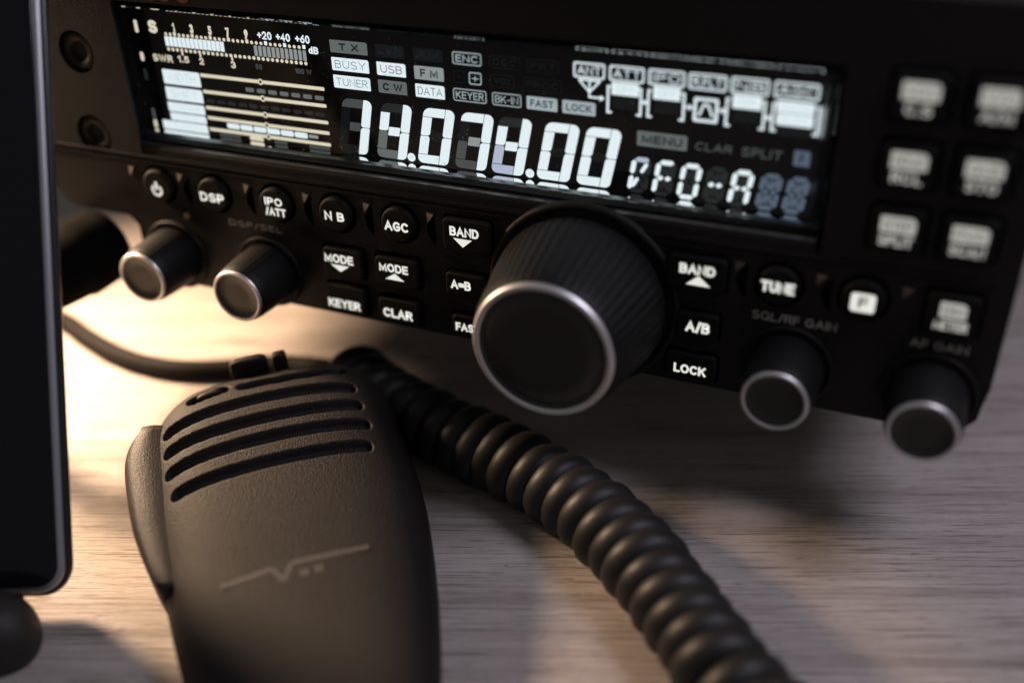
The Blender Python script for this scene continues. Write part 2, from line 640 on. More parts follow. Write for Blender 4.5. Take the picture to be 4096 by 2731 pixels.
def T(s, x0, y0, x1, y1, m=None, bold=.028):
    return lambda mb, z: mb.text(s, (x0, y0, x1, y1), z, m or LEG, bold)


def TRI(pts):
    return lambda mb, z: mb.poly(pts, z, LEG)


def power_icon(mb, z):
    x, y = -189.1, 53.6
    a0 = [math.radians(125 + 290 * i / 28) for i in range(29)]
    out = [(x + 3.3 * math.cos(a), y + 3.3 * math.sin(a)) for a in a0]
    inn = [(x + 2.1 * math.cos(a), y + 2.1 * math.sin(a)) for a in reversed(a0)]
    for i in range(28):
        mb.poly([out[i], out[i + 1], inn[27 - i], inn[28 - i]], z, LEG)
    mb.poly([(x - .7, y + .2), (x + .7, y + .2), (x + .7, y + 4.6), (x - .7, y + 4.6)], z, LEG)


lgs = {
    -189: ([power_icon], 'round power button'),
    -155.5: ([T('DSP', -162.6, 52.0, -148.4, 56.8)], 'round DSP button'),
    -119.5: ([T('IPO', -124.4, 55.5, -114.4, 59.6), T('/ATT', -124.6, 50.2, -113.0, 54.4)], 'round IPO and ATT button'),
    -86: ([T('N B', -91.2, 52.8, -80.6, 57.4)], 'round NB button'),
    -52.7: ([T('AGC', -59.2, 52.6, -46.7, 57.4)], 'round AGC button'),
    120.7: ([T('TUNE', 113.9, 53.0, 127.6, 58.0)], 'round TUNE button'),
    154: ([lambda mb, z: (mb.poly(rr(149.3, 50.7, 158.7, 58.9, 1.4), z, LEG), mb.text('F', (152.2, 52.4, 156, 57.4), z + .06, GAP, .03))], 'round F button'),
}
for x, (lg, lb) in lgs.items():
    key_button(circ(x, 55.4, 8.7), 8.0, lg, 1.4, lb)
key_button(rr(-94.8, 22.8, -74, 37.8, 2), 8, [T('MODE', -94.2, 30.4, -78.3, 35.0), TRI([(-91.2, 29.3), (-85.9, 25.8), (-80.9, 29.3)])], .8, 'MODE key with a downward triangle')
key_button(rr(-66.4, 23, -44, 37.8, 2), 8, [T('MODE', -64.2, 30.6, -48.8, 35.0), TRI([(-61.3, 26.6), (-51.1, 26.6), (-56.1, 30.1)])], .8, 'MODE key with an upward triangle')
key_button(rr(-95.4, 2.9, -74, 17.6, 2), 8, [T('KEYER', -95.0, 5.4, -77.0, 10.2)], .8, 'KEYER key')
key_button(rr(-66.6, 2.9, -45, 15.6, 2), 8, [T('CLAR', -64.2, 5.6, -48.3, 10.6)], .8, 'CLAR key')
key_button(rr(-29.2, 47.8, -6.4, 63.2, 2), 8.4, [T('BAND', -25.6, 55.4, -11.2, 60.0), TRI([(-24.0, 54.3), (-19.3, 50.1), (-14.6, 54.3)])], .8, 'BAND key with a downward triangle')
key_button(rr(-29.2, 24.6, -8.4, 36, 2), 8.2, [T('A=B', -26.6, 28.1, -16.4, 32.8)], .8, 'A=B key')
key_button(rr(-27, 3.6, -8.4, 14, 2), 8.2, [T('FAST', -25.3, 5.8, -12.6, 10.2)], .8, 'FAST key half hidden by the dial')
key_button(rr(74.8, 47.8, 99.6, 63.2, 2), 8.2, [T('BAND', 80.1, 55.4, 95.2, 60.0), TRI([(83.2, 50.5), (93.6, 50.5), (88.4, 55.0)])], .8, 'BAND key with an upward triangle')
key_button(rr(80.2, 25.2, 98.4, 36.8, 2), 8.2, [T('A/B', 84.4, 28.0, 94.9, 33.2)], .8, 'A/B key')
key_button(rr(76.6, 3.6, 98.6, 16.4, 2), 8.2, [T('LOCK', 80.5, 6.5, 94.8, 11.1)], .8, 'LOCK key')
RL = [('MW', 'C.S'), ('V/M', 'A/M'), ('HOME', 'RCL'), ('QMB', 'STO'), ('STEP', 'SPLIT'), ('PMS', 'SCAN'), ('DIM', 'METER')]
for (x, y), (u, l) in zip(RKEYS, RL):
    w_ = 6.4 if u != 'DIM' else 4.9
    wl = {'C.S': 4.6, 'RCL': 5.4, 'A/M': 5.4, 'STO': 5.4}.get(l, 6.3)

    def up(mb, z, x=x, y=y, u=u, w_=w_):
        mb.poly(rr(x - w_, y - .9, x + w_, y + 5.8, (.6, .6, 2.2, .6)), z, LEGDIM)
        mb.text(u, (x - w_ + 1.4, y + .5, x + w_ - 1.4, y + 4.3), z + .06, GAP, .0)

    key_button(rr(x - 9.6, y - 8.6, x + 9.6, y + 8.6, 2), 8.0, [up, T(l, x - wl, y - 6.3, x + wl, y - 1.9, LEGDIM, .02)], .8, l + ' key')
# finger scoops under the middle keys
for cx_, y_ in ((-19, 43.4), (-19, 20.6), (87.5, 43.4), (89, 20.8)):
    mb = N()
    n = 14
    up_ = [(cx_ - 11 + 22 * i / n, y_ + .8) for i in range(n + 1)]
    lo_ = [(cx_ - 11 + 22 * i / n, y_ - 3.0 * math.sin(math.pi * i / n) - .3) for i in range(n + 1)]
    a = [mb.v((*p, ZP + .5)) for p in up_]
    b = [mb.v((p[0], p[1] + .7, ZP + .2)) for p in lo_]
    c = [mb.v((*p, ZP + .9)) for p in lo_]
    d_ = [mb.v((p[0], p[1] - .6, ZP + .02)) for p in lo_]
    e_ = [mb.v((p[0], p[1] + .7, ZP + .02)) for p in up_]
    for i in range(n):
        for q, s in ((e_, a), (a, b), (b, c), (c, d_)):
            mb.face([q[i], q[i + 1], s[i + 1], s[i]], PANEL, True)
    mb.build('finger_scoop', radio)


# --- knobs
def knob(x, y, rcol, label):
    mb = N()
    mb.lathe((x, y), [(15.0, 4), (15.6, 6.2), (15.4, 14), (14.6, 28), (14.0, 31.6), (13.5, 32.6)], KNOB, 120,
             rmod=lambda u, r, z: 1 + (.012 if z > 7 and z < 32 and (u * 40) % 1 < .5 else 0), cap=False)
    k = mb.build('knob', radio, label)
    mb = N()
    mb.lathe((x, y), [(19.2, 4.8), (19.0, 6.0), (18.4, 6.5), (17.6, 6.3), (17.0, 5.2)], PANEL, 72, cap=False)
    mb.build('collar', k)
    mb = N()
    mb.lathe((x, y), [(13.6, 32.9), (13.5, 33.6), (13.0, 34.1), (12.3, 34.2), (11.8, 33.6)], RING, 72, cap=False)
    mb.build('trim_ring', k)
    mb = N()
    mb.lathe((x, y), [(11.85, 33.65), (11.2, 33.5), (10.9, 33.2), (6, 33.1)], CAPM, 72)
    mb.build('cap', k)
    return k


knob(-187, 16.6, 0, 'small knob nearest the microphone plug')
knob(-129.8, 16.9, 0, 'small knob below the DSP/SEL lettering')
knob(127.9, 18, 0, 'small knob below the SQL/RF GAIN lettering')
knob(184.3, 17.2, 0, 'small knob below the AF GAIN lettering')
DC = (36.8, 34.8)
mb = N()


def ridg(u, r, z):
    k = (u * 54) % 1
    return 1 + (.014 if k < .55 else 0) * (1 if 11 < z < 52 else 0)


mb.lathe(DC, [(37.2, 6), (38.6, 9), (38.9, 12), (38.2, 18), (36.8, 26), (35.2, 34), (33.4, 44), (32.2, 50), (31.3, 53), (30.6, 54.4)], KNOB, 432, rmod=ridg, cap=False)
dial = mb.build('tuning_dial', radio, 'large ribbed tuning dial in the middle')
mb = N()
mb.lathe(DC, [(44.6, 4.6), (44.2, 6.6), (43.2, 7.4), (41.6, 7.2), (40.2, 5.4)], PANEL, 96, cap=False)
mb.build('collar', dial)
mb = N()
mb.lathe(DC, [(30.7, 54.6), (30.4, 56.0), (29.7, 56.7), (28.6, 56.8), (27.6, 55.9)], RING, 96, cap=False)
mb.build('trim_ring', dial)
mb = N()
mb.lathe(DC, [(27.65, 55.95), (26.4, 55.75), (26.2, 55.2), (25.4, 55.15), (25.1, 55.6), (18, 55.35), (9, 55.1), (3, 55.0)], CAPM, 96)
mb.build('cap', dial)

# ------------------------------------------------------------------ display
ZD = -2.0
mb = N(False)
mb.poly(rr(-191, 84.4, 133, 144, 1), ZD, LCDBG)
mb.walls(rr(-191, 84.4, 133, 144, 1), ZD - 3, ZD, LCDBG)
disp = mb.build('display_panel', radio, 'dark lit liquid crystal display')
mb = N(False)
FZ = 6.5
X0, X1, Y0, Y1, BX = -190.9, 133.2, 84.7, 143.7, 4.2
bx_ = [(X0, X1, ZD - .6), (X0, X1, FZ - 2.0), (X0 + .6, X1 - BX, FZ)]
vv = [[mb.v((a, Y0, z)), mb.v((b, Y0, z)), mb.v((b, Y1, z)), mb.v((a, Y1, z))] for a, b, z in bx_]
mb.face(vv[0], GLASS)
mb.face(vv[2], GLASS)
for k in range(2):
    for i in range(4):
        mb.face([vv[k][i], vv[k][(i + 1) % 4], vv[k + 1][(i + 1) % 4], vv[k + 1][i]], FROST if (k == 1 and i == 1) else GLASS)
mb.build('display_window', radio, 'thick clear acrylic window over the display')
ZL = ZD + .12
ZT = ZD + .2


def ind(name, fn, label=None):
    mb = N(False)
    fn(mb)
    return mb.build(name, disp, label)


def solid(x0, y0, x1, y1, s, m, ink, bold=0., px=1.6, py=1.2, r=1.0):
    def f(mb):
        mb.poly(rr(x0, y0, x1, y1, (r * .6, .3, r, .4)), ZL, m)
        if s:
            mb.text(s, (x0 + px, y0 + py, x1 - px, y1 - py), ZT, ink, bold)
    ind('indicator', f, (s.replace(' ', '') + ' indicator') if s and s.strip('.') else None)


def ring(x0, y0, x1, y1, s, m, th=.55, bold=.02, px=1.5, py=1.3, back=None):
    def f(mb):
        a = rr(x0, y0, x1, y1, 1.0)
        b = rr(x0 + th, y0 + th, x1 - th, y1 - th, .6)
        for i in range(len(a)):
            j = (i + 1) % len(a)
            mb.poly([a[i], a[j], b[j], b[i]], ZL, m)
        if back:
            mb.poly(b, ZL, back)
        if s:
            mb.text(s, (x0 + px, y0 + py, x1 - px, y1 - py), ZT, m, bold)
    ind('indicator', f, (s + ' indicator') if s and s not in '+-' else None)


solid(-82.0, 131.1, -63.5, 136.6, 'T X', G3, INK, .035, 4.4, 1.2)
solid(-82.0, 123.2, -63.5, 129.0, 'BUSY', LIT, INKB, -.018)
solid(-82.0, 115.4, -63.5, 121.2, 'TUNER', LIT, INKB, -.022, 1.4)
solid(-59.6, 131.1, -45.6, 136.6, 'LSB', G0, INK, 0)
solid(-59.6, 123.2, -45.6, 129.0, 'USB', LIT, INKR, -.018, 1.8)
solid(-59.6, 115.4, -45.6, 121.2, 'C W', G3, INK, .035, 2.2)
solid(-41.5, 131.1, -27.6, 136.6, 'AM', G0, INK, 0, 2.0)
solid(-41.5, 123.2, -27.6, 129.0, 'F M', G4, INK, .02, 2.8)
solid(-41.5, 115.4, -27.6, 121.2, 'DATA', LIT, INKR, -.02, 1.2)
ring(-23.2, 131.3, -10.0, 136.6, 'ENC', G5, .45, .005, 1.5, 1.15)
ring(-22.9, 123.4, -18, 128.8, '-', G0, .3)
ring(-16.0, 123.3, -10.2, 128.6, '+', G5, .5, -.01, 1.35, .9)
ring(-23.6, 115.6, -8.2, 121.1, 'KEYER', G5, .42, -.005, 1.3, 1.15)
ring(-5.6, 115.6, 7.5, 121.1, 'BK-IN', G5, .42, -.01, 1.3, 1.15)
solid(9.9, 115.6, 23.4, 121.1, 'FAST', G5, INK, .012)
solid(25.6, 115.6, 39.8, 121.1, 'LOCK', G5, INK, .012)
ring(-6.4, 131.2, 7.2, 136.6, 'DEC', G0, .4)
ring(10.2, 131.2, 24.2, 136.6, 'PKT', G0, .4)
ring(-6.2, 123.3, 4.6, 128.8, 'VOX', G0, .4)
ring(8.4, 123.3, 25.4, 128.8, 'PROC', G0, .4)
for x0, x1, s in ((30.2, 43.4, 'ANT'), (45.2, 59.5, 'ATT'), (61.1, 75.7, 'IPO'), (77.1, 91.9, 'R.FLT'), (93.4, 107.9, 'NB'), (109.8, 126.4, 'AGC')):
    ring(x0, 130.9, x1, 137.2, s, LIT, .75, -.005, 1.7, 1.4)
for x0, y0, x1, y1, s in ((46.3, 125.4, 57.6, 130.5, 'OFF'), (63.4, 125.4, 74.3, 130.6, 'OFF'), (94.6, 125.2, 105.7, 130.5, 'OFF'),
                          (111.4, 125.5, 125.4, 130.0, 'AUTO'), (111.7, 120.5, 125.5, 125.2, 'SLOW')):
    solid(x0, y0, x1, y1, s, LIT, INKF, -.02, 2.0, 1.3, .6)
solid(57.6, 105.6, 78.2, 111.8, 'MENU', G3, INK, .03, 2, 1.3)
ind('indicator', lambda mb: mb.text('CLAR', (81.4, 106.6, 96.0, 110.0), ZL, G2, .01, .1), 'CLAR indicator')
ind('indicator', lambda mb: mb.text('SPLIT', (99.6, 106.4, 115.4, 110.2), ZL, G2, .01, .1), 'SPLIT indicator')
solid(119.9, 105.1, 126.0, 111.3, 'F', BL, INK, .02, 2.2, 1.4)
for x0, x1 in ((47, 57.5), (64, 74), (95, 105.5), (112, 125.4)):
    solid(x0, 119.8 if x0 < 110 else 116.4, x1, 124.6 if x0 < 110 else 119.9, '', G0, INK)


def quad(mb, a, b, w, m):
    """a flat stroke from a to b"""
    dx, dy = b[0] - a[0], b[1] - a[1]
    l = math.hypot(dx, dy)
    nx, ny = -dy / l * w / 2, dx / l * w / 2
    mb.poly([(a[0] + nx, a[1] + ny), (a[0] - nx, a[1] - ny), (b[0] - nx, b[1] - ny), (b[0] + nx, b[1] + ny)], ZL, m)


def arrow(mb, x0, x1, y):
    quad(mb, (x0, y), (x1 - 1.6, y), .8, LIT)
    mb.poly([(x1 - 2.0, y + 1.3), (x1, y), (x1 - 2.0, y - 1.3)], ZT, LIT)


def aerial(mb):
    quad(mb, (32.4, 130.2), (41.6, 130.2), .8, LIT)
    quad(mb, (32.5, 130.2), (37.1, 125.4), .8, LIT)
    quad(mb, (41.5, 130.2), (37.1, 125.4), .8, LIT)
    quad(mb, (37.1, 130), (37.1, 123.4), .8, LIT)
    arrow(mb, 36.7, 43.6, 123.4)


ind('aerial_symbol', aerial)


def bracket(mb, x, y0, y1, d):
    quad(mb, (x, y0), (x, y1), 1.0, LIT)
    quad(mb, (x - .5 * d, y0 + .5), (x + 1.7 * d, y0 + .5), .9, LIT)
    quad(mb, (x - .5 * d, y1 - .4), (x + 1.2 * d, y1 - .4), .9, LIT)


def chain(mb):
    for x, d in ((44.9, 1), (58.5, -1), (61.5, 1), (75.8, -1), (92.6, 1), (107.0, -1), (110.2, 1), (127.2, -1)):
        bracket(mb, x, 117.6, 129.0, d)
    arrow(mb, 58.6, 61.6, 123.6)
    arrow(mb, 75.8, 79.8, 123.6)
    arrow(mb, 89.4, 92.8, 123.6)
    arrow(mb, 107, 110.2, 122.8)
    a, b = rr(79.7, 118.2, 89.4, 127.9, .8), rr(80.9, 119.4, 88.2, 126.7, .4)
    for i in range(len(a)):
        j = (i + 1) % len(a)
        mb.poly([a[i], a[j], b[j], b[i]], ZL, LIT)
    quad(mb, (81.9, 120.6), (83.7, 125.2), .9, LIT)
    quad(mb, (83.4, 125.2), (85.8, 125.2), .9, LIT)
    quad(mb, (85.5, 125.2), (87.4, 120.6), .9, LIT)


ind('signal_path_diagram', chain)
# seven-segment frequency digits
DW, DH, SL = 15.0, 25.6, .196


def seg_loops(w, h):
    t_, sw, g = 4.0, 4.6, .13
    hm = h / 2
    return {
        'a': rr(0, h - t_, w - sw - g, h, (0, 0, 0, 3.0)), 'b': rr(w - sw + g, hm + g, w, h, (1.2, .4, 3.2, 0)),
        'c': rr(w - sw + g, 0, w, hm - g, (0, 2.2, .4, 1.2)), 'd': rr(0, 0, w - sw - g, t_, (3.0, 0, 0, 0)),
        'e': rr(0, t_ + g * 2, sw - g, hm - g, (0, 0, 1.2, .6)), 'f': rr(0, hm + g, sw - g, h - t_ - g * 2, (.6, 1.2, 0, 0)),
        'g': rr(sw + g, hm - 2.0, w - sw - g, hm + 2.0, .4)}


def digit(x, y, states, label):
    def f(mb):
        for k, l in seg_loops(DW, DH).items():
            m_ = states.get(k, states.get('*'))
            if m_ is None:
                continue
            mb.poly([(x + px + SL * py, y + py) for px, py in l], ZL if m_ in (LIT, LAV) else ZL - .03, m_)
            if m_ is LIT and k in 'bcef':
                pass
    ind('digit', f, label)


YB = 85.4
digit(-83.4, YB, dict(b=LIT, c=LIT, a=G2, g=G2, e=G0, f=G0, d=G0), 'figure 1 of the frequency readout')
digit(-63.6, YB, dict(b=LIT, c=LIT, f=LIT, g=LIT, a=G1, e=G3, d=G3), 'figure 4 left of the first decimal point')
digit(-43.0, YB, {'*': LIT, 'g': G0}, 'figure 0 right of the first decimal point')
digit(-24.8, YB, dict(a=LIT, b=LIT, c=LIT, g=G4, e=G2, d=G2, f=G0), 'figure 7 of the frequency readout')
digit(-7.4, YB, dict(b=LIT, c=LIT, f=LIT, g=LIT, e=LAV, d=LAV, a=G1), 'figure 4 with half-lit lower segments')
digit(13.6, YB, {'*': LIT, 'g': G0}, 'figure 0 right of the second decimal point')
digit(31.6, YB, {'*': LIT, 'g': G0}, 'last figure 0 of the frequency readout')
for x in (-45.9, 10.9):
    ind('decimal_point', lambda mb: mb.poly(circ(x, 87.2, 2.0, 24), ZL, LIT))
# sixteen-segment text cells
CW, CH, CS = 8.6, 15.6, .14


def hexa(a, b, w):
    dx, dy = b[0] - a[0], b[1] - a[1]
    l = math.hypot(dx, dy)
    ux, uy = dx / l, dy / l
    nx, ny = -uy * w / 2, ux * w / 2
    k = w / 2
    return [a, (a[0] + ux * k + nx, a[1] + uy * k + ny), (b[0] - ux * k + nx, b[1] - uy * k + ny), b,
            (b[0] - ux * k - nx, b[1] - uy * k - ny), (a[0] + ux * k - nx, a[1] + uy * k - ny)]


def cell_segs():
    w, h = CW, CH
    i = 1.05
    q = 2.1
    L_, R_, B_, T_, M_, C_ = i, w - i, i, h - i, h / 2, w / 2
    e = .25
    return {'a': hexa((L_ + e, T_), (R_ - e, T_), q), 'd': hexa((L_ + e, B_), (R_ - e, B_), q),
            'f': hexa((L_, M_ + e), (L_, T_ - e), q), 'b': hexa((R_, M_ + e), (R_, T_ - e), q),
            'e': hexa((L_, B_ + e), (L_, M_ - e), q), 'c': hexa((R_, B_ + e), (R_, M_ - e), q),
            'g': hexa((L_ + e, M_), (C_ - .1, M_), q), 'h': hexa((C_ + .1, M_), (R_ - e, M_), q),
            'k': hexa((L_ + 1.2, T_ - 1.3), (C_ - .6, M_ + 1.0), 1.2), 'j': hexa((C_ + .4, M_ + .9), (R_ - .9, T_ - 1.1), 1.7),
            'l': hexa((L_ + .9, B_ + 1.1), (C_ - .4, M_ - .9), 1.7), 'm': hexa((C_ + .6, M_ - 1.0), (R_ - 1.2, B_ + 1.3), 1.2),
            'n': hexa((C_, M_ + .9), (C_, T_ - 1.2), 1.1), 'o': hexa((C_, B_ + 1.2), (C_, M_ - .9), 1.1)}


def cell(x, lit, label, soft='', ghost=True):
    def f(mb):
        for k, l in cell_segs().items():
            if k in lit:
                m_, z = LIT, ZL
            elif k in soft:
                m_, z = LAV, ZL
            elif label is None or not lit:
                m_, z = (BL, ZL) if k not in 'ghkm' or True else (G1, ZL)
            else:
                m_, z = G1, ZL - .03
            mb.poly([(x + px + CS * py, 85.1 + py) for px, py in l], z, m_)
    ind('character_cell', f, label)


cell(53.9, 'fejl', 'letter V of the VFO readout', 'a')
cell(64.2, 'aefgh', 'letter F of the VFO readout')
cell(74.7, 'abcdef', 'letter O of the VFO readout')
cell(85.2, 'gh', 'dash of the VFO readout')
cell(95.4, 'abcefgh', 'letter A of the VFO readout')
cell(106.6, '', 'unlit character cell')
cell(117.0, '', 'unlit character cell')


# meter at the left end
def meter(mb):
    n = 14
    for i in range(n):
        x = -171.2 + 33.2 * i / n
        mb.poly(rr(x, 126.2, x + 33.2 / n - .22, 130.8, .2, 1), ZL, LIT)
    for i in range(7):
        x = -137.6 + 15.4 * i / 7
        mb.poly(rr(x, 126.2, x + 1.8, 130.6, .2, 1), ZL, G0)
    for i in range(12):
        x = -122 + 27.9 * i / 12
        mb.poly(rr(x, 125.9, x + 1.75, 130.6, .2, 1), ZL, G4)
    for i in range(31):
        x = -170.0 + 74.6 * i / 30
        if i in (2, 6, 10, 14, 18, 22, 26, 30):
            mb.poly(rr(x - .8, 131.2, x + .8, 133.0, .2, 1), ZL, LITY if i < 20 else LIT)
        else:
            mb.poly(circ(x, 131.8, .8, 12), ZL, LITY)
        mb.poly(circ(x, 124.8, .85, 12), ZL, LITY)
    for s, x in (('1', -164.9), ('3', -154.9), ('5', -144.8), ('7', -135.2), ('9', -125.2)):
        mb.text(s, (x - (1.0 if s != '1' else .7), 133.2, x + (1.0 if s != '1' else .7), 137.4), ZL, LITY, .03)
    for s, x0, x1 in (('+20', -119.2, -111.6), ('+40', -109.4, -102), ('+60', -99.4, -92)):
        mb.text(s, (x0, 133.7, x1, 137.3), ZL, LIT, .02)
    mb.text('dB', (-93.2, 129.4, -88.2, 132.6), ZL, LIT, .03)
    mb.text('S', (-179.6, 131.6, -174.4, 137.6), ZL, LITY, .05)
    mb.text('SWR', (-180.2, 118.4, -168.8, 121.8), ZL, LITY, .03)
    for s, x0, x1 in (('1.5', -165.8, -159.4), ('2', -153.6, -151.0), ('3', -136, -133.4)):
        mb.text(s, (x0, 119.0, x1, 122.2), ZL, LITY, .03)
    for x in (-162.5, -152.4, -134.8):
        mb.poly(rr(x - .5, 122.4, x + .5, 124.2, .2, 1), ZL, LITY)
    mb.text('50', (-122.6, 119.8, -119.0, 122.2), ZL, G2, .02)
    mb.text('100 W', (-101.6, 119.8, -93.0, 122.2), ZL, G2, .02)
    for y0, y1, m_ in ((131.2, 137.0, LITY), (117.8, 122.0, LITY), (108.4, 114.0, G1), (89.6, 94.6, G2), (85, 88.8, LITY)):
        mb.poly(rr(-187.6, y0, -185.6, y1, .6), ZL, m_)


ind('signal_meter', meter, 'bar meter with S units and decibel figures')
for x0, y0, x1, y1, s in ((-176.4, 107.9, -155, 114.9, 'WIDTH'), (-176.5, 100.1, -155.2, 106.5, 'SHIFT'), (-176.8, 94.3, -155.4, 99.0, 'CONTOUR'),
                          (-176.4, 89.9, -155.5, 93.7, 'NOTCH'), (-182.0, 85.0, -155.5, 89.4, 'CW PITCH')):
    solid(x0, y0, x1, y1, s, LIT, INKF, -.03, 3, 1.4)
for y in (114.0, 106.2, 98.4, 93.4, 87.8):
    def f(mb, y=y):
        for a, b in ((-154.4, -122.3), (-119.9, -87.3)):
            mb.poly(rr(a, y - .82, b, y + .82, .3, 1), ZL, LITY)
        a, b = circ(-121.1, y, 1.45, 20), circ(-121.1, y, .75, 20)
        for i in range(20):
            j = (i + 1) % 20
            mb.poly([a[i], a[j], b[j], b[i]], ZT, LITY)
    ind('scale_line', f)


def dashes(mb):
    for i in range(7):
        x = -130 + 6.2 * i
        mb.poly(rr(x, 108.6, x + 4.6, 110.6, .3, 1), ZL, G3)
    for i in range(11):
        x = -153.4 + 6.0 * i
        mb.poly(rr(x, 101, x + 4.6, 102.8, .3, 1), ZL, G1)
    for i in range(6):
        x = -143.8 + 7.5 * i
        mb.poly(rr(x, 89.4, x + 7.1, 92.1, .9), ZT, LIT)
    mb.poly(rr(-98.6, 90, -93.6, 91.6, .3), ZL, G4)
    mb.poly(rr(-131.8, 85.0, -124.0, 87, .8), ZT, LITY)
    for x0, x1 in ((-149, -137), (-118, -111), (-99, -88)):
        mb.poly(rr(x0, 85.0, x1, 86.4, .3), ZL, G2)


ind('passband_bar', dashes)
# dust lying on the window
mb = N(False)
for i in range(420):
    x, y = random.uniform(-188, 128), random.uniform(85, 141)
    if random.random() < .5:
        x = random.gauss(-40, 30)
    if not -188 < x < 128:
        continue
    r_ = random.uniform(.04, .11)
    a = random.uniform(0, 3.1)
    l = r_ * random.choice((1, 1, 1, 4))
    ca, sa = math.cos(a), math.sin(a)
    mb.prism([(x + l * ca - r_ * sa, y + l * sa + r_ * ca), (x - l * ca - r_ * sa, y - l * sa + r_ * ca),
              (x - l * ca + r_ * sa, y - l * sa - r_ * ca), (x + l * ca + r_ * sa, y + l * sa - r_ * ca)], FZ + .01, FZ + .1, PRINT)
o = mb.build('dust', radio)
o['kind'] = 'stuff'


# ------------------------------------------------------------------ helpers for tubes and lofts
def tube(mb, pts, rad, m, n=12, cap=True):
    P = [Vector(p) for p in pts]
    T_ = [(P[min(i + 1, len(P) - 1)] - P[max(i - 1, 0)]).normalized() for i in range(len(P))]
    u = T_[0].orthogonal().normalized()
    rings = []
    for i, p in enumerate(P):
        u = (u - T_[i] * u.dot(T_[i])).normalized()
        w = T_[i].cross(u)
        r = rad(i / (len(P) - 1)) if callable(rad) else rad
        rings.append([mb.v(p + u * r * math.cos(2 * math.pi * k / n) + w * r * math.sin(2 * math.pi * k / n)) for k in range(n)])
    for i in range(len(rings) - 1):
        for k in range(n):
            mb.face([rings[i][k], rings[i][(k + 1) % n], rings[i + 1][(k + 1) % n], rings[i + 1][k]], m, True)
    if cap:
        mb.face(rings[0], m)
        mb.face(rings[-1], m)


def spline(ctrl, n):
    P = [Vector(p) for p in ctrl]
    P = [P[0] * 2 - P[1]] + P + [P[-1] * 2 - P[-2]]
    out = []
    segs = len(P) - 3
    for s in range(segs):
        a, b, c, d = P[s:s + 4]
        for i in range(n):
            t = i / n
            out.append(.5 * ((2 * b) + (c - a) * t + (2 * a - 5 * b + 4 * c - d) * t * t + (3 * b - a - 3 * c + d) * t ** 3))
    out.append(P[-2])
    return out


# ------------------------------------------------------------------ hand microphone
MO = Vector((-85.81, -6.31, 85.58))
MA = Vector((.6365, -.2129, .7413)).normalized()
MN = Vector((.10, .977, .19))
MN = (MN - MA * MN.dot(MA)).normalized()
MBx = MA.cross(MN)
MBx = MBx if MBx.x > 0 else -MBx
MIC_BASE = (-60, TAB, 115)
mic = thing('hand_microphone', 'black tapered hand microphone lying on the table, slots across its head', 'microphone', MIC_BASE)


def mp(s, t, h):
    return MO + MA * s + MBx * t + MN * h


def mcenter(s):
    return 4.2 - max(0, s - 60) * .035


def mhalf(s):
    if s < 10:
        return 57 * max(0, 1 - ((10 - s) / 58) ** 3) ** (1 / 2.2)
    return 57 - .0009 * max(0, s - 40) ** 2 - max(0, s - 40) * .045


def mtop(s):
    h = 0
    if s < -6:
        h -= .012 * (-6 - s) ** 2 + .09 * max(0, -30 - s) ** 1.6
    if s > 70:
        h += .0011 * (s - 70) ** 2
    return h


def sm(x):
    x = max(0, min(1, x))
    return x * x * (3 - 2 * x)


SLITS = [(-4.6, -42, 43.5, -9.2), (6.8, -42.6, 44.2, 3.4), (19, -43, 45, 15.2), (32, -41.3, 43, 29)]


def slot_depth(s, t):
    d = 0
    for se, t0, t1, sc in SLITS:
        m0 = (t0 + t1) / 2
        line = sc + (se - sc) * ((t - m0) / ((t1 - t0) / 2)) ** 2
        tt = min(max(t, t0 + 2.4), t1 - 2.4)
        dd = math.hypot(s - line, t - tt)
        d = max(d, 4.2 * sm(1 - (dd - 1.5) / 2.2))
    # short recess with a small button, then a long slot beside it
    for t0, t1, s0, k, w, dp in ((-29, -12.5, -20.2, -.2, 2.5, 5), (-6.5, 41, -22.0, .09, 2.2, 5.5)):
        tt = min(max(t, t0 + 2), t1 - 2)
        line = s0 + k * (tt - t0) * (1 if k < 0 else .6)
        dd = math.hypot(s - line, t - tt)
        d = max(d, dp * sm(1 - (dd - w) / 1.4))
    return d


mb = MB(MIC_BASE)
ss = [-47.6, -47, -46, -44.5, -43, -41, -39, -37, -35, -33, -31, -29] + [-27.5 + .75 * i for i in range(96)] + [46 + 3.5 * i for i in range(48)]
NT = 220
rows = []
for s in ss:
    hw, c = max(.5, mhalf(s)), mcenter(s)
    tab_h = (TAB + .4 - (MO + MA * s).y) / MN.y
    hb = min(tab_h, mtop(s) - 12)
    ht = mtop(s)
    hm = hb + (ht - hb) * .35
    row = []
    for i in range(NT + 1):
        u = math.sin(math.pi / 2 * (2 * i / NT - 1))
        t = c + hw * u
        e = max(0, 1 - abs(u) ** 5.0) ** (1 / 2.4)
        h = hm + (ht - hm) * e
        h -= 1.2 * u * u
        if -28 < s < 47:
            h -= slot_depth(s, t)
        row.append(mb.v(mp(s, t, h)))
    lo = [mb.v(mp(s, c - hw * .86, hb)), mb.v(mp(s, c + hw * .86, hb))]
    rows.append((row, lo))
for i in range(len(rows) - 1):
    (a, la), (b, lb) = rows[i], rows[i + 1]
    for k in range(NT):
        mb.face([a[k], a[k + 1], b[k + 1], b[k]], MICM, True)
    mb.face([la[0], a[0], b[0], lb[0]], MICM)
    mb.face([a[NT], la[1], lb[1], b[NT]], MICM)
    mb.face([la[0], lb[0], lb[1], la[1]], MICM)
mb.face(rows[0][0] + rows[0][1][::-1], MICM)
mb.face(rows[-1][0] + rows[-1][1][::-1], MICM)
mb.build('body', mic)


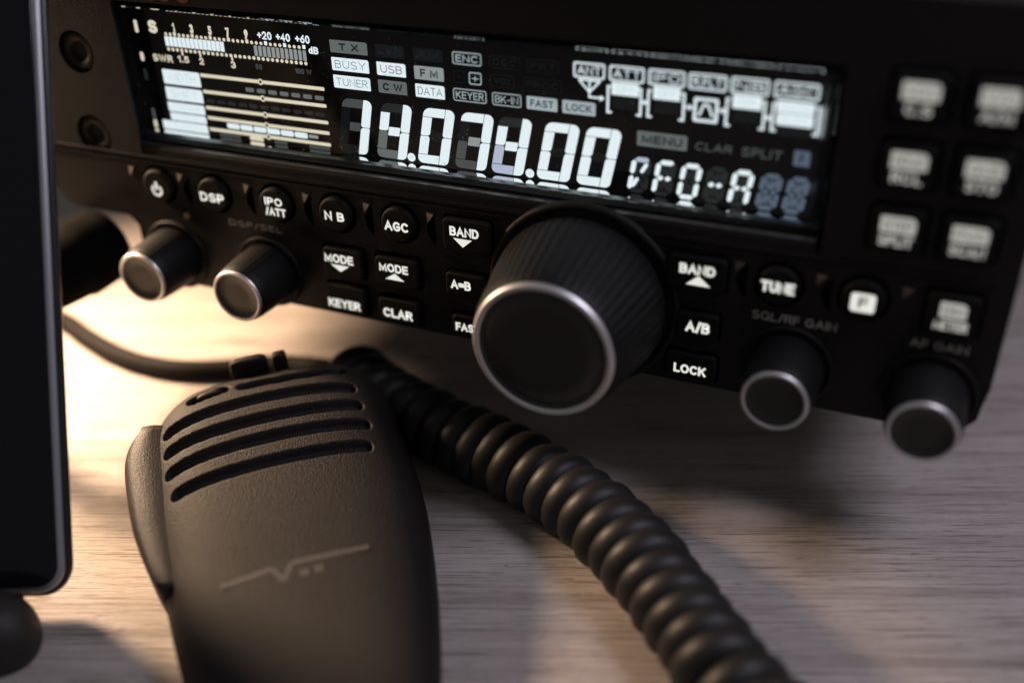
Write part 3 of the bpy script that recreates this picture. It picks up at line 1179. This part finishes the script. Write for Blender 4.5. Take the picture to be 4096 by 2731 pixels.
def blob(mb, c, ax, m, nu=20, nv=10, e=.6):
    """rounded block with half axes ax = ((vec, len) * 3)"""
    def sp(x):
        return math.copysign(abs(x) ** e, x)
    rings = []
    for j in range(nv + 1):
        th = -math.pi / 2 + math.pi * j / nv
        ring_ = []
        for i in range(nu):
            ph = 2 * math.pi * i / nu
            p = Vector(c) + ax[0][0] * ax[0][1] * sp(math.cos(th)) * sp(math.cos(ph)) + ax[1][0] * ax[1][1] * sp(math.cos(th)) * sp(math.sin(ph)) + ax[2][0] * ax[2][1] * sp(math.sin(th))
            ring_.append(mb.v(p))
        rings.append(ring_)
    for j in range(nv):
        for i in range(nu):
            mb.face([rings[j][i], rings[j][(i + 1) % nu], rings[j + 1][(i + 1) % nu], rings[j + 1][i]], m, True)
    bmesh.ops.remove_doubles(mb.bm, verts=mb.bm.verts[:], dist=1e-6)


mb = MB(MIC_BASE)
blob(mb, mp(-22.1, -20.5, -4.6), ((MBx + MA * -.2).normalized() and ((MBx - MA * .2).normalized(), 5.6), (MA, 1.5), (MN, 2.0)), MICB, e=.7)
mb.build('small_button', mic)
for t0, t1, s_ in ((-9.5, 8.5, -38.5), (10.5, 17.5, -37.5)):
    mb = MB(MIC_BASE)
    blob(mb, mp(s_, (t0 + t1) / 2, -8.0), ((MBx, (t1 - t0) / 2), (MA, 2.4), (MN, 6.2)), MICM, e=.45)
    mb.build('head_rib', mic)
# push-to-talk bar on the side
mb = MB(MIC_BASE)
n = 28
ring_s = []
for i in range(n + 1):
    s = -14 + 88 * i / n
    u = i / n
    out = 8.2 * max(0, math.sin(math.pi * min(1, u * 1.9 if u < .26 else .5 + (u - .26) / 1.48))) ** .7
    base = mcenter(s) - mhalf(s)
    sec = []
    for t_, h_ in ((13, -4.5), (5, -1.0), (-.4 * out, -.5), (-out * .9, -2.4), (-out, -6), (-out, -18), (-out * .9, -22), (6, -24)):
        sec.append(mb.v(mp(s, base + t_, h_ - 6)))
    ring_s.append(sec)
for i in range(n):
    for k in range(7):
        mb.face([ring_s[i][k], ring_s[i][k + 1], ring_s[i + 1][k + 1], ring_s[i + 1][k]], MICB, True)
mb.face(ring_s[0], MICB)
mb.face(ring_s[-1], MICB)
mb.build('push_to_talk_bar', mic)
# printed mark on the face
mb = MB(MIC_BASE)


def fp(p):
    s, t = -p[1], p[0]
    c, hw = mcenter(s), mhalf(s)
    u = (t - c) / hw
    return mp(s, t, mtop(s) - 1.2 * u * u + .08 - abs(u) ** 5 * 4)


def mstroke(a, b, w):
    n = 10
    for i in range(n):
        p = [a[0] + (b[0] - a[0]) * i / n, a[1] + (b[1] - a[1]) * i / n]
        q = [a[0] + (b[0] - a[0]) * (i + 1) / n, a[1] + (b[1] - a[1]) * (i + 1) / n]
        dx, dy = b[0] - a[0], b[1] - a[1]
        l = math.hypot(dx, dy)
        nx, ny = -dy / l * w / 2, dx / l * w / 2
        mb.face([mb.v(fp((p[0] + nx, p[1] + ny))), mb.v(fp((p[0] - nx, p[1] - ny))), mb.v(fp((q[0] - nx, q[1] - ny))), mb.v(fp((q[0] + nx, q[1] + ny)))], MPRINT)


mstroke((-27, -85.5), (-7, -83.5), 2.6)
mstroke((-7, -83.5), (-3.5, -90.5), 2.4)
mstroke((-3.5, -90.5), (.5, -83), 2.4)
mstroke((.6, -83), (31, -84.6), 2.6)
mstroke((3, -89), (6.5, -89), 3.4)
mstroke((8.5, -89), (12, -89), 3.4)
mb.build('printed_mark', mic)
# coiled cord: a helix of thick wire lying on the table
COIL = [(-88, -39, 3), (-71.4, -38.0, 12.5), (-58.5, -38.0, 18.0), (-40.6, -38.0, 24.5), (-15.8, -38.0, 32.3), (9.5, -38.0, 38.9), (34.6, -38.0, 48.1), (59.2, -38.0, 60.0), (81.7, -38.0, 75.7), (103.7, -38.0, 95.6), (122.2, -38.0, 114.7), (136.9, -38.0, 130.2), (153, -38, 143), (172, -38, 168), (188, -38, 196)]
cen = spline(COIL, 40)
acc = [0]
for i in range(1, len(cen)):
    acc.append(acc[-1] + (cen[i] - cen[i - 1]).length)
PITCH, WR, HR = 11.6, 7.2, 10.9
tot = acc[-1]
steps = int(tot / PITCH * 22)
pts = []
j = 0
for k in range(steps + 1):
    a = tot * k / steps
    while j < len(acc) - 2 and acc[j + 1] < a:
        j += 1
    f_ = (a - acc[j]) / (acc[j + 1] - acc[j])
    c = cen[j].lerp(cen[j + 1], f_)
    tg = (cen[j + 1] - cen[j]).normalized()
    side = tg.cross(Vector((0, 1, 0))).normalized()
    upv = side.cross(tg)
    th = 2 * math.pi * a / PITCH + .55 * math.sin(a * .055 + .6) + .3 * math.sin(a * .13)
    hr = HR * (1 + .035 * math.sin(a * .23) + .035 * math.sin(a * .071 + 1) + .02 * math.sin(a * .41))
    pts.append(c + side * hr * math.cos(th) + upv * hr * math.sin(th))
mb = MB(MIC_BASE)
tube(mb, pts, WR, CORD, 12)
tube(mb, cen, 7.0, CORD, 10)
mb.build('coiled_cord', mic, 'thick black coiled cord curving across the table')
# straight cable and plug
PL = (-226, 21)
cab = spline([(PL[0], PL[1], 76), (PL[0] - 6, PL[1] - 6, 88), (-262, -24, 86), (-302, -48, 62), (-322, -51, 24), (-313, -51, -1), (-296, -51, -8.6 + 3), (-267.3, -51, 5.1), (-237.2, -51, 14.3),
              (-210.9, -51, 16.7), (-189.6, -51, 13.5), (-169.7, -51, 5.1), (-153.6, -51, -4.8), (-136, -50, -10), (-118, -47, -9), (-102, -43, -4), (-86, -39, 4)], 14)
mb = MB(MIC_BASE)
tube(mb, cab, 5.6, CABLE, 14)
mb.build('straight_cable', mic)
mb = MB(MIC_BASE)
mb.lathe(PL, [(20, 17.2), (20, 36), (18.5, 38), (18.5, 42), (17, 56), (14, 66), (9, 72), (6.5, 78)], PLUGM, 48)
mb.build('plug', mic, 'black round plug seated in the radio front')

# ------------------------------------------------------------------ smartphone
pw = Vector((.9186, 0, -.395)).normalized()          # towards its right edge
pd = Vector((-.214, 1, -.5)).normalized()
pn = pw.cross(pd)
pn = pn if pn.z > 0 else -pn
PE = Vector((-124, -42, 181)) + pw * 5.6 - pd * 1.4
phone = thing('smartphone', 'dark upright smartphone propped at the left edge, its screen off', 'phone', tuple(PE))


def pp(x, y, z):
    return PE + pw * x + pd * y + pn * z


def slab(mb, x0, y0, x1, y1, r, prof, m, mats=None, capm=None):
    prev = None
    for k, (ins, z) in enumerate(prof):
        l = rr(x0 + ins, y0 + ins, x1 - ins, y1 - ins, max(.5, r - ins), 10)
        ring_ = [mb.v(pp(x, y, z)) for x, y in l]
        if prev:
            for i in range(len(l)):
                j = (i + 1) % len(l)
                mb.face([prev[i], prev[j], ring_[j], ring_[i]], mats[k - 1] if mats else m, True)
        else:
            first = ring_
        prev = ring_
    mb.face(first, m)
    mb.face(prev, capm or m)


mb = MB(tuple(PE))
slab(mb, -150, 0, 0, 312, 13, [(10, -14), (6, -12.8), (2.4, -9.4), (.5, -5.8), (0, -3.8), (.6, -2.6), (1.6, -2.0)], PHB, None)
body = mb.build('body', phone)
mb = MB(tuple(PE))
slab(mb, -148.2, 1.8, -1.8, 310.2, 11.5, [(0, -2.2), (.2, -1.2), (1.0, -.4), (2.6, -.1)], PHR, [PHB, PHR, PHR])
mb.build('rim', body)
mb = MB(tuple(PE))
slab(mb, -145.6, 4.4, -4.4, 307.6, 9, [(0, -.3), (.2, .3), (.9, .6)], PHG)
mb.build('screen', phone)

# ------------------------------------------------------------------ phone stand
SB = (-132, TAB, 200)
stand = thing('phone_stand', 'dark rounded rubber stand under the smartphone at the bottom left corner', 'stand', SB)
mb = MB(SB)
blob(mb, (-142.5, -47, 207), ((pw, 25), (Vector((-pw.z, 0, pw.x)), 16), (Vector((0, 1, 0)), 19)), STAND, 40, 20, .85)
mb.build('front_lip', stand)
mb = MB(SB)
blob(mb, (-178, -52.5, 200), ((pw, 34), (Vector((-pw.z, 0, pw.x)), 22), (Vector((0, 1, 0)), 3.5)), STAND, 40, 12, .5)
mb.build('base', stand)
mb = MB(SB)
a_ = pp(-75, 20, -19)
tube(mb, [pp(-75, 110, -21), pp(-75, 40, -21), Vector((a_.x - 6, TAB + 5, a_.z - 2))], 4, STAND, 12)
mb.build('back_support', stand)
